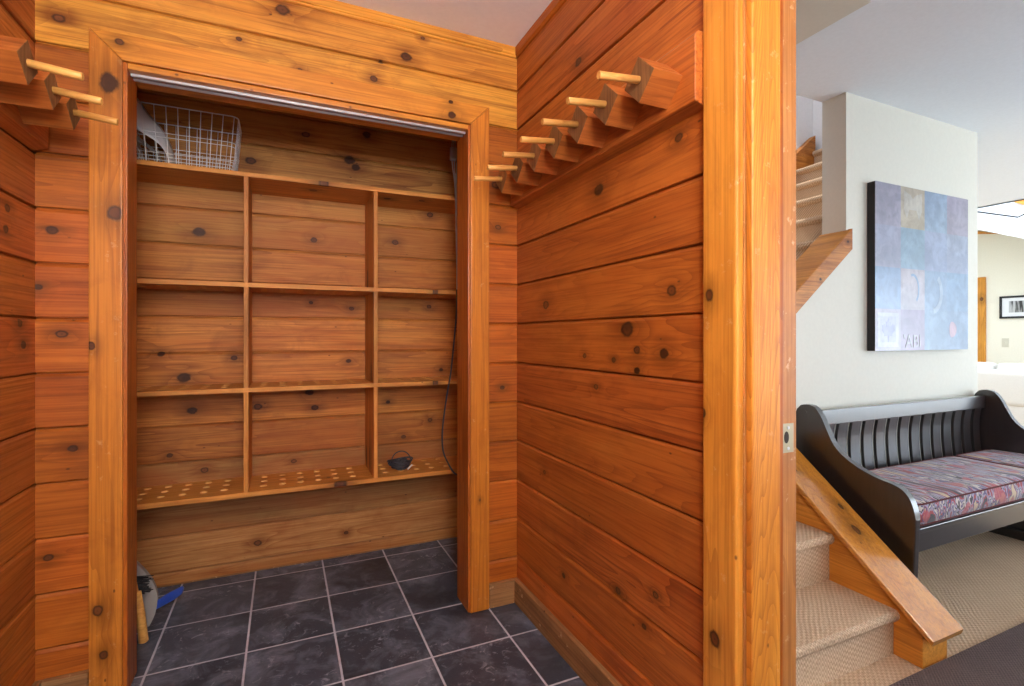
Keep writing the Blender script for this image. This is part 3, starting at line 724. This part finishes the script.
# ================================================================== living side
# painting wall, stairwell, far room
WX0, WX1, WY0, WY1 = 2.63, 3.895, 1.66, 1.787
bm = B(); box(bm, WX0, WX1, WY0, WY1, 0, ZC + .2); struct('wall_painting', bm, M['wall_paint'])
def knee(x): return .80 * x - .41
bm = B(); prism(bm, [(2.017, 0), (WX0, 0), (WX0, knee(WX0) - .02), (2.017, knee(2.017) - .02)], 1, WY0, WY1); struct('wall_knee', bm, M['wall_paint'])
bm = B(); box(bm, XO, WX1 + .1, 2.76, 2.86, 0, 4.9); box(bm, WX1 + .05, WX1 + .15, WY1, 2.76, 2.6, 4.9); box(bm, XO, WX1 + .15, WY0, WY1, ZC + .2, 4.9); box(bm, XO - .1, XO, WY0, 2.86, ZC + .1, 4.9)
box(bm, 3.5, WX1 + .15, WY0, 2.86, 4.9, 5.0)  # unseen ceiling slab, added to cut the light on the stairs
struct('wall_stairwell', bm, M['stair_paint'])
bm = B(); box(bm, WX1, WX1 + .12, WY1, 2.86, 0, ZC); struct('wall_stair_end', bm, M['wall_paint'])
# gable wall far away, side walls and windows
bm = B(); box(bm, 10.2, 10.3, -1.7, 5.1, 0, 3.4); struct('wall_far', bm, M['far_paint'])
bm = B(); box(bm, XO, 10.3, 5.0, 5.1, 0, 3.6); struct('wall_north', bm, M['far_paint'])
bm = B()
Wn = [(2.1, 3.7, .5, 2.1), (4.2, 10.1, .03, 2.2)]
for a, b in ((XO, 2.1), (3.7, 4.2), (10.1, 10.3)): box(bm, a, b, -1.7, -1.6, 0, 3.42)
for a, b, z0, z1 in Wn: box(bm, a, b, -1.7, -1.6, 0, z0); box(bm, a, b, -1.7, -1.6, z1, 3.42)
struct('wall_south', bm, M['wall_paint'])
for i, (a, b, z0, z1) in enumerate(Wn):
    bm = B(); n_ = 2 if i == 0 else 4
    for k in range(n_ + 1):
        x = a + (b - a - .06) * k / n_; box(bm, x, x + .06, -1.68, -1.62, z0, z1)
    box(bm, a, b, -1.68, -1.62, z0, z0 + .06); box(bm, a, b, -1.68, -1.62, z1 - .06, z1)
    wf = struct('window_%d' % (i + 1), bm, M['window_frame'])
    bm = B(); box(bm, a, b, -1.655, -1.65, z0, z1); obj('glass_pane', bm, M['glass'], wf)
# high skylight well, and the sloped ceiling at the far gable (rises toward +y)
def slz(y): return 2.655 + .44 * (y - 3.786)
def slab(bm, x0, x1, y0, y1, t0=0.0, t1=.12):
    prism(bm, [(y0, slz(y0) + t0), (y1, slz(y1) + t0), (y1, slz(y1) + t1), (y0, slz(y0) + t1)], 0, x0, x1)
bm = B(); slab(bm, 9.0, 10.3, -1.7, 5.1, 0, 1.6); struct('ceiling_slope', bm, M['white_paint'])
bm = B()
for a, b, c, d in ((6.2, 6.5, -1.7, 5.1), (8.7, 9.1, -1.7, 5.1), (6.5, 8.7, -1.7, 1.8), (6.5, 8.7, 4.6, 5.1)): box(bm, a, b, c, d, 3.3, 3.42)
box(bm, 6.14, 6.2, -1.7, 5.1, ZC, 3.42)
struct('ceiling_well', bm, M['white_paint'])
bm = B()
for a, b, c, d in ((6.5, 6.56, 1.8, 4.6), (8.64, 8.7, 1.8, 4.6), (7.57, 7.63, 1.8, 4.6), (6.5, 8.7, 1.8, 1.86), (6.5, 8.7, 4.54, 4.6)): box(bm, a, b, c, d, 3.32, 3.38)
wk = struct('window_3', bm, M['window_frame'])
bm = B(); box(bm, 6.5, 8.7, 1.8, 4.6, 3.34, 3.346); obj('glass_pane', bm, M['glass'], wk)
t = thing('clerestory_sash', 'thin black metal sash frame high up beside the bright skylight', 'window frame', (8.9, 3.5, 2.8))
bm = B(); tube(bm, [(.0, .36, .132), (0, -.136, -.062), (0, -.215, -.032), (0, -.7, .10)], .010, 8); obj('lower_bar', bm, M['black_edge'], t)
bm = B(); tube(bm, [(0, .40, .16), (0, .22, .185), (0, .15, .205)], .012, 8); obj('hinge_arm', bm, M['black_edge'], t)
bm = B(); prism(bm, [(3.44, 2.967), (2.6, 3.05), (2.6, 2.70), (3.285, 2.876)], 0, 8.93, 9.0); struct('trim_15', bm, M['crown'])
bm = B(); prism(bm, [(4.6, 2.94), (4.07, 2.755), (4.6, 2.845)], 0, 10.15, 10.2); struct('trim_16', bm, M['crown'])
# door casing far away
bm = B(); box(bm, 10.165, 10.2, 4.235, 4.40, 0, 2.10, .006); struct('trim_17', bm, M['far_casing'])

# ------------------------------------------------------------------ stairs
st = thing('staircase', 'tan carpeted staircase with an orange wood stringer beyond the doorway', 'staircase', (1.56, 1.08, 0))
def step(x0, x1, y0, y1, z0, z1, nose):
    """nose: 'y' -> front edge at y0 ; 'x' -> front edge at x0"""
    bm = B()
    if nose == 'y':
        pr = [(y1, z0), (y0 + .022, z0), (y0 + .022, z1 - .045), (y0 + .010, z1 - .040), (y0 + .001, z1 - .026), (y0 + .001, z1 - .012), (y0 + .010, z1 - .001), (y0 + .03, z1 + .0), (y1, z1)]
        prism(bm, [(a - 1.08, b) for a, b in pr], 0, x0 - 1.56, x1 - 1.56)
    else:
        pr = [(x1, z0), (x0 + .022, z0), (x0 + .022, z1 - .045), (x0 + .010, z1 - .040), (x0 + .001, z1 - .026), (x0 + .001, z1 - .012), (x0 + .010, z1 - .001), (x0 + .03, z1 + .0), (x1, z1)]
        prism(bm, [(a - 1.56, b) for a, b in pr], 1, y0 - 1.08, y1 - 1.08)
    return obj('step', bm, M['carpet'], st)
FX0, FX1 = XO + .015, 2.014
step(FX0, FX1, 1.08, 1.36, 0, .165, 'y'); step(FX0, FX1, 1.317, 1.60, 0, .355, 'y'); step(FX0, FX1, 1.555, 2.755, 0, .545, 'y')
for j in range(11):
    x0 = 1.48 + .2375 * j; z1 = .545 + .19 * (j + 1)
    step(x0, min(x0 + .27, WX1) if j < 10 else WX1 - .002, 1.79, 2.70, z1 - .25, z1, 'x')
bm = B()
sl = .80
def cz(y): return .125 + sl * (y - .965)
prism(bm, [(1.01 - 1.08, 0), (1.655 - 1.08, 0), (1.655 - 1.08, cz(1.655) - .026), (1.01 - 1.08, cz(1.01) - .026)], 0, FX1 - 1.56, 2.166 - 1.56, .003)
obj('stringer', bm, M['stringer'], st)['label'] = 'orange wood stringer box'
bm = B()
prism(bm, [(.972, cz(.972) - .026), (1.66, cz(1.66) - .026), (1.66, cz(1.66)), (.965, cz(.965) + .0)], 0, 1.990, 2.176, .005, seg=3)
o = obj('cap_board', bm, M['stair_wood'], st); o.location = (-1.56, -1.08, 0); o['label'] = 'wide sloped cap board'
bm = B()
prism(bm, [(2.0, knee(2.0)), (2.638, knee(2.638)), (2.638, knee(2.638) - .105), (2.0, knee(2.0) - .105)], 1, 1.632, WY0 - .001, .003)
o = obj('upper_cap_front', bm, M['upper_cap'], st); o.location = (-1.56, -1.08, 0)
bm = B()
prism(bm, [(2.0, knee(2.0) + .001), (WX0 - .002, knee(WX0) + .001), (WX0 - .002, knee(WX0) - .019), (2.0, knee(2.0) - .019)], 1, 1.634, 1.80, .001)
o = obj('upper_cap_top', bm, M['stringer'], st); o.location = (-1.56, -1.08, 0)
bm = B()
def ns(x): return .80 * x - .45
prism(bm, [(1.5, ns(1.5) - .2), (WX1, ns(WX1) - .2), (WX1, ns(WX1) + .10), (1.5, ns(1.5) + .10)], 1, 2.701, 2.755, .002)
o = obj('skirt_board', bm, M['upper_cap'], st); o.location = (-1.56, -1.08, 0)

# ------------------------------------------------------------------ rug
bm = B(); box(bm, XO + .03, 3.9, -.9, 1.0, .0, .012, .004); tag(obj('rug', bm, M['rug']), 'dark charcoal brown rug on the floor before the stairs', 'rug')

# ------------------------------------------------------------------ bench
BX0, BX1 = 2.235, 3.86
bn = thing('bench', 'dark brown wooden settle bench with curved sides and a slatted back', 'bench', (BX0, 1.16, 0))
pan_o = [(1.652, 0), (1.652, .74), (1.650, .79), (1.634, .825), (1.599, .838), (1.560, .829), (1.530, .790), (1.505, .735), (1.475, .675), (1.435, .633), (1.375, .598), (1.305, .573), (1.250, .562), (1.212, .548), (1.187, .520), (1.172, .480), (1.165, .44), (1.160, .0)]
pan_o = [(y - .022 * (1.66 - y) / .5, z - .006) for y, z in pan_o]; pan_o[0] = (pan_o[0][0], 0); pan_o[-1] = (1.160, 0)
def side(x0, name='side_panel'):
    c = [Vector((y, 0, z)) for y, z in pan_o[1:-1]]; s = spline(c, 5)
    pts = [(pan_o[0][0] - 1.16, 0)] + [(p.x - 1.16, p.z) for p in s] + [(0, 0)]
    bm = B(); prism(bm, pts, 0, x0 - BX0, x0 - BX0 + .032, .006, seg=3); return obj(name, bm, M['bench'], bn)
sp_ = side(BX0); side(BX1 - .032)
bm = B(); tube(bm, [(-.003, .44, .795), (.002, .44, .795)], .008, 14); obj('screw_cap', bm, M['bench'], bn)
bm = B(); box(bm, .032, BX1 - BX0 - .032, .435, .468, .722, .795, .005); obj('back_rail', bm, M['bench'], bn)
bm = B(); box(bm, .032, BX1 - BX0 - .032, .405, .435, .375, .43, .004); obj('lower_back_rail', bm, M['bench'], bn)
NS = 15; span = BX1 - BX0 - .064
for k in range(NS):
    cx = .032 + span * (k + .5) / NS; wd_ = span / NS * .70
    prof = spline([(0, .452, .725), (0, .462, .65), (0, .460, .55), (0, .450, .45), (0, .440, .40)], 4)
    bm = B(); A_ = []
    for p in prof: A_.append([bm.verts.new((cx + sx * wd_ / 2, p.y + sy * .007, p.z)) for sx, sy in ((-1, -1), (1, -1), (1, 1), (-1, 1))])
    for a, b in zip(A_, A_[1:]):
        for q in range(4): bm.faces.new((a[q], a[(q + 1) % 4], b[(q + 1) % 4], b[q]))
    bm.faces.new(A_[0]); bm.faces.new(A_[-1][::-1])
    obj('slat', bm, M['bench'], bn)
bm = B(); box(bm, .032, BX1 - BX0 - .032, -.005, .425, .372, .392, .003); obj('seat', bm, M['bench'], bn)
bm = B(); box(bm, .032, BX1 - BX0 - .032, .010, .035, .290, .372, .003); obj('front_rail', bm, M['bench'], bn)
for x0 in (.028, BX1 - BX0 - .052):
    bm = B(); box(bm, x0, x0 + .024, .004, .06, 0, .372, .002); obj('corner_cleat', bm, M['bench'], bn)
for x0 in (.032, BX1 - BX0 - .075):
    bm = B(); box(bm, x0, x0 + .043, .03, .47, 0, .05, .006); obj('foot_runner', bm, M['bench'], bn)
bm = B(); box(bm, .075, BX1 - BX0 - .075, .39, .42, .02, .075, .004); obj('stretcher', bm, M['bench'], bn)

# cushions
def cushion(x0, x1, label):
    t = thing('seat_cushion', label, 'cushion', ((x0 + x1) / 2, 1.37, .392), group='patterned cushions on the bench')
    w2, d2, h = (x1 - x0) / 2 - .004, .203, .098
    bm = B(); nx_, ny_ = 24, 12
    rc = .04
    def pt(u, v, topz):
        x, y = u * w2, v * d2
        ax_, ay_ = w2 - rc, d2 - rc
        if abs(x) > ax_ and abs(y) > ay_:
            dx, dy = abs(x) - ax_, abs(y) - ay_; L_ = max(dx, dy); q = math.hypot(dx, dy) or 1
            dx, dy = dx / q * L_, dy / q * L_; x = math.copysign(ax_ + dx, x); y = math.copysign(ay_ + dy, y)
        e = min(1, (1 - max(abs(u), abs(v))) / .2); b = (1 - (1 - e) ** 2) * .010
        wv = .002 * math.sin(9 * u + 3 * v)
        return Vector((x, y, h - .010 + b + wv * e if topz else .001))
    T = [[bm.verts.new(pt(-1 + 2 * i / nx_, -1 + 2 * j / ny_, True)) for j in range(ny_ + 1)] for i in range(nx_ + 1)]
    D = [[bm.verts.new(pt(-1 + 2 * i / nx_, -1 + 2 * j / ny_, False)) for j in range(ny_ + 1)] for i in range(nx_ + 1)]
    for G in (T, D):
        for i in range(nx_):
            for j in range(ny_): bm.faces.new((G[i][j], G[i + 1][j], G[i + 1][j + 1], G[i][j + 1]))
    loop = [(i, 0) for i in range(nx_)] + [(nx_, j) for j in range(ny_)] + [(i, ny_) for i in range(nx_, 0, -1)] + [(0, j) for j in range(ny_, 0, -1)]
    mid = []
    for (i, j) in loop:
        a, b = T[i][j].co, D[i][j].co; m_ = (a + b) / 2; o_ = Vector((m_.x, m_.y, 0)); o_.normalize()
        bul = Vector((m_.x / w2, m_.y / d2, 0)); bul = bul.normalized() * .007
        mid.append(bm.verts.new(m_ + bul))
    for k in range(len(loop)):
        (i, j), (i2, j2) = loop[k], loop[(k + 1) % len(loop)]; m1, m2 = mid[k], mid[(k + 1) % len(loop)]
        bm.faces.new((T[i][j], T[i2][j2], m2, m1)); bm.faces.new((m1, m2, D[i2][j2], D[i][j]))
    tl = [T[i][j].co.copy() for i, j in loop]; dl = [D[i][j].co.copy() + Vector((0, 0, .004)) for i, j in loop]
    obj('cover', bm, M['cushion'], t, smooth=True)
    for l_ in (tl, dl):
        bm = B(); tube(bm, l_, .0035, 6, closed=True); obj('piping', bm, M['piping'], t)
    return t
cushion(2.275, 3.43, 'larger patterned seat cushion on the near left end of the bench')
cushion(3.435, 3.822, 'smaller patterned seat cushion at the far right end of the bench')

# ------------------------------------------------------------------ painting
pt_ = thing('painting', 'large glare-tinted blue canvas print of a poster grid above the bench', 'painting', (2.80, WY0, 1.075))
PW, PH, PT = .89, .885, .042
bm = B(); box(bm, 0, PW, -PT + .002, -.001, 0, PH, .003); obj('canvas_edge', bm, M['black_edge'], pt_)['label'] = 'black wrapped edge'
cols = [[(.30, .22, .32), (.55, .38, .12), (.16, .30, .50), (.30, .20, .32)],
        [(.28, .26, .42), (.16, .34, .50), (.20, .26, .48), (.26, .30, .48)],
        [(.08, .22, .48), (.50, .34, .34), (.13, .26, .44), (.12, .28, .48)],
        [(.42, .28, .34), (.30, .12, .22), (.14, .28, .44), (.12, .24, .40)]]
def art(name, col):
    col = tuple(.40 * v + .22 * g for v, g in zip(col, (.20, .27, .42)))  # pale blue window glare blended into every print colour
    m = NT(name); o, x = m.coords(); n = m.noise(o, 9, 4, .6, .6); n2 = m.noise(o, 30, 3)
    c = m.mix(m.maprange(n, .4, .65, 0, .6), col, tuple(min(1, v * 1.6 + .05) for v in col)); c = m.mix(m.maprange(n2, .5, .7, 0, .35), c, tuple(v * .5 for v in col))
    m.set(m.p.inputs['Base Color'], c); m.p.inputs['Roughness'].default_value = .3; m.p.inputs['Specular IOR Level'].default_value = .8
    m.p.inputs['Coat Weight'].default_value = .6; m.p.inputs['Coat Roughness'].default_value = .22
    return m.m
mats = []; bm = B()
for i in range(4):
    for j in range(4):
        mats.append(art('print_tile', cols[i][j])); x0 = j * PW / 4; z1 = PH - i * PH / 4
        vs = [bm.verts.new(v) for v in ((x0, -PT, z1 - PH / 4), (x0 + PW / 4, -PT, z1 - PH / 4), (x0 + PW / 4, -PT, z1), (x0, -PT, z1))]
        f = bm.faces.new(vs); f.material_index = len(mats) - 1
bmesh.ops.remove_doubles(bm, verts=bm.verts, dist=1e-5)
r = bmesh.ops.extrude_face_region(bm, geom=bm.faces[:]); 
for v in [g for g in r['geom'] if isinstance(g, bmesh.types.BMVert)]: v.co.y += .0015
obj('canvas_print', bm, mats, pt_)
leafc = art('print_leaf', (.20, .16, .40)); pale = art('print_pale', (.60, .52, .50)); pink = art('print_pink', (.62, .22, .22)); palec = art('print_cream', (.62, .50, .30)); bl = art('print_blue', (.10, .26, .50))
def flat(pts, d0, d1): 
    bm = B(); prism(bm, pts, 1, -PT - d1, -PT - d0 + .0003); return bm
q = PW / 4
bm = flat([(.02, .02), (q - .02, .02), (q - .02, PH / 4 - .02), (.02, PH / 4 - .02)], 0, .0004); obj('printed_border', bm, pale, pt_)
bm = flat([(.045, .045), (q - .045, .045), (q - .045, PH / 4 - .04), (.045, PH / 4 - .04)], .0003, .0008); obj('printed_panel', bm, art('print_panel', (.42, .36, .46)), pt_)
lf = [(0, .5), (.1, .3), (.2, .36), (.17, .12), (.34, .26), (.38, .18), (.5, .2), (.44, .06), (.5, 0), (.28, -.18), (.32, -.26), (.04, -.24), (.03, -.5)]
lf = lf + [(-x, z) for x, z in lf[::-1] if x > 0]
bm = flat([(q / 2 + x * .115, PH / 8 + z * .13) for x, z in lf], .0007, .0013); obj('printed_leaf', bm, leafc, pt_)
fc = bpy.data.curves.new('lettering', 'FONT'); fc.body = "'ABI"; fc.size = .10; fc.extrude = .0006; fo = bpy.data.objects.new('tmp', fc); C.objects.link(fo)
dg = bpy.context.evaluated_depsgraph_get(); me = bpy.data.meshes.new_from_object(fo.evaluated_get(dg)); bpy.data.objects.remove(fo)
me.materials.clear(); me.materials.append(pale)
lo_ = bpy.data.objects.new('lettering', me); C.objects.link(lo_); lo_.parent = pt_; lo_.location = (q + .022, -PT - .0008, .016); lo_.rotation_euler = (PI / 2, 0, 0)
def arch(cx, cz_, rx, rz, a0, a1, t_=.02, n=14):
    o1 = [(cx + rx * math.cos(a), cz_ + rz * math.sin(a)) for a in [a0 + (a1 - a0) * k / n for k in range(n + 1)]]
    o2 = [(cx + (rx - t_) * math.cos(a), cz_ + (rz - t_) * math.sin(a)) for a in [a0 + (a1 - a0) * k / n for k in range(n + 1)]]
    return o1 + o2[::-1]
bm = flat([(q + .012, 1.0 * q + .22 - .205), (2 * q - .012, q + .015), (2 * q - .012, 2 * q - .015), (q + .012, 2 * q - .015)], 0, .0004); obj('printed_panel', bm, art('print_rose', (.56, .40, .40)), pt_)
bm = flat(arch(q * 1.5, q * 1.5, .06, .085, -.9, 1.9, .014), .0003, .0008); obj('printed_arc', bm, bl, pt_)
bm = flat(arch(q * 2.35, q * 1.45, .10, .12, -1.5, .9, .03), 0, .0006); obj('printed_arc', bm, art('print_paleblue', (.34, .44, .56)), pt_)
bm = flat([(q * 1.12, PH - .02), (q * 1.12, PH - .12), (q * 1.25, PH - .17), (q * 1.35, PH - .12), (q * 1.65, PH - .12), (q * 1.75, PH - .17), (q * 1.88, PH - .12), (q * 1.88, PH - .02), (q * 1.6, PH - .04), (q * 1.5, PH - .06), (q * 1.4, PH - .04)][::-1], 0, .0005); obj('printed_shape', bm, palec, pt_)
bm = flat([(q * 3.22 + .05 * math.cos(a) * (1 if math.cos(a) > 0 else .5), q * .52 + .045 * math.sin(a)) for a in [2 * PI * k / 20 for k in range(20)]], 0, .0005); obj('printed_spot', bm, pink, pt_)

# ------------------------------------------------------------------ far room things
t = thing('picture_frame', 'black framed picture on the far cream wall', 'picture', (10.2, 3.72, 1.43))
bm = B(); fy0, fy1, fz = -.36, .345, .345
for a, b, c, d in ((fy0, fy1, 0, .03), (fy0, fy1, fz - .03, fz), (fy0, fy0 + .03, 0, fz), (fy1 - .03, fy1, 0, fz)): box(bm, -.03, -.001, a, b, c, d, .003)
obj('frame', bm, M['black_edge'], t)
bm = B(); box(bm, -.015, -.002, fy0 + .03, fy1 - .03, .03, fz - .03); obj('mat_board', bm, M['paper'], t)
def barsm():
    m = NT('dark_striped_print'); o, x = m.coords(); n = m.noise(m.comb(0, m.math('MULTIPLY', x[1], 28), m.math('MULTIPLY', x[2], 3)), 1, 3)
    m.set(m.p.inputs['Base Color'], m.ramp(n, [(.40, (.03, .03, .03)), (.55, (.5, .5, .5))])); return m.m
bm = B(); box(bm, -.017, -.014, fy0 + .11, fy1 - .11, .09, fz - .08); obj('print', bm, barsm(), t)
t = thing('light_switch', 'small beige switch plate below the framed picture', 'switch', (10.2, 4.0, .99))
bm = B(); box(bm, -.008, -.0, -.042, .042, 0, .135, .003); obj('plate', bm, M['plate'], t)
bm = B(); box(bm, -.016, -.006, -.008, .008, .05, .08, .002); obj('toggle', bm, M['plate'], t)

t = thing('sofa', 'white slipcovered sofa in sunlight in the far room', 'sofa', (8.0, 3.66, 0))
bm = B(); box(bm, 0, .95, -1.0, 1.0, .06, .42, .04, 3); obj('base', bm, M['sofa'], t, smooth=True)
bm = B(); box(bm, -.02, .22, -1.05, 1.05, .30, .74, .07, 4); obj('backrest', bm, M['sofa'], t, smooth=True)
for s_ in (-1, 1):
    bm = B(); prism(bm, [(-.03, .0), (.95, .0), (.95, .48), (.80, .60), (.45, .60), (.25, .72), (.0, .74)], 1, s_ * 1.05, s_ * 1.27, .04, seg=3); obj('armrest', bm, M['sofa'], t)
for k in (-1, 0, 1):
    bm = B(); box(bm, .16, .36, k * .68 - .33, k * .68 + .33, .44, .82, .08, 4); obj('back_cushion', bm, M['sofa'], t, smooth=True)
    bm = B(); box(bm, .22, .96, k * .68 - .335, k * .68 + .335, .42, .54, .04, 3); obj('seat_cushion', bm, M['sofa'], t, smooth=True)
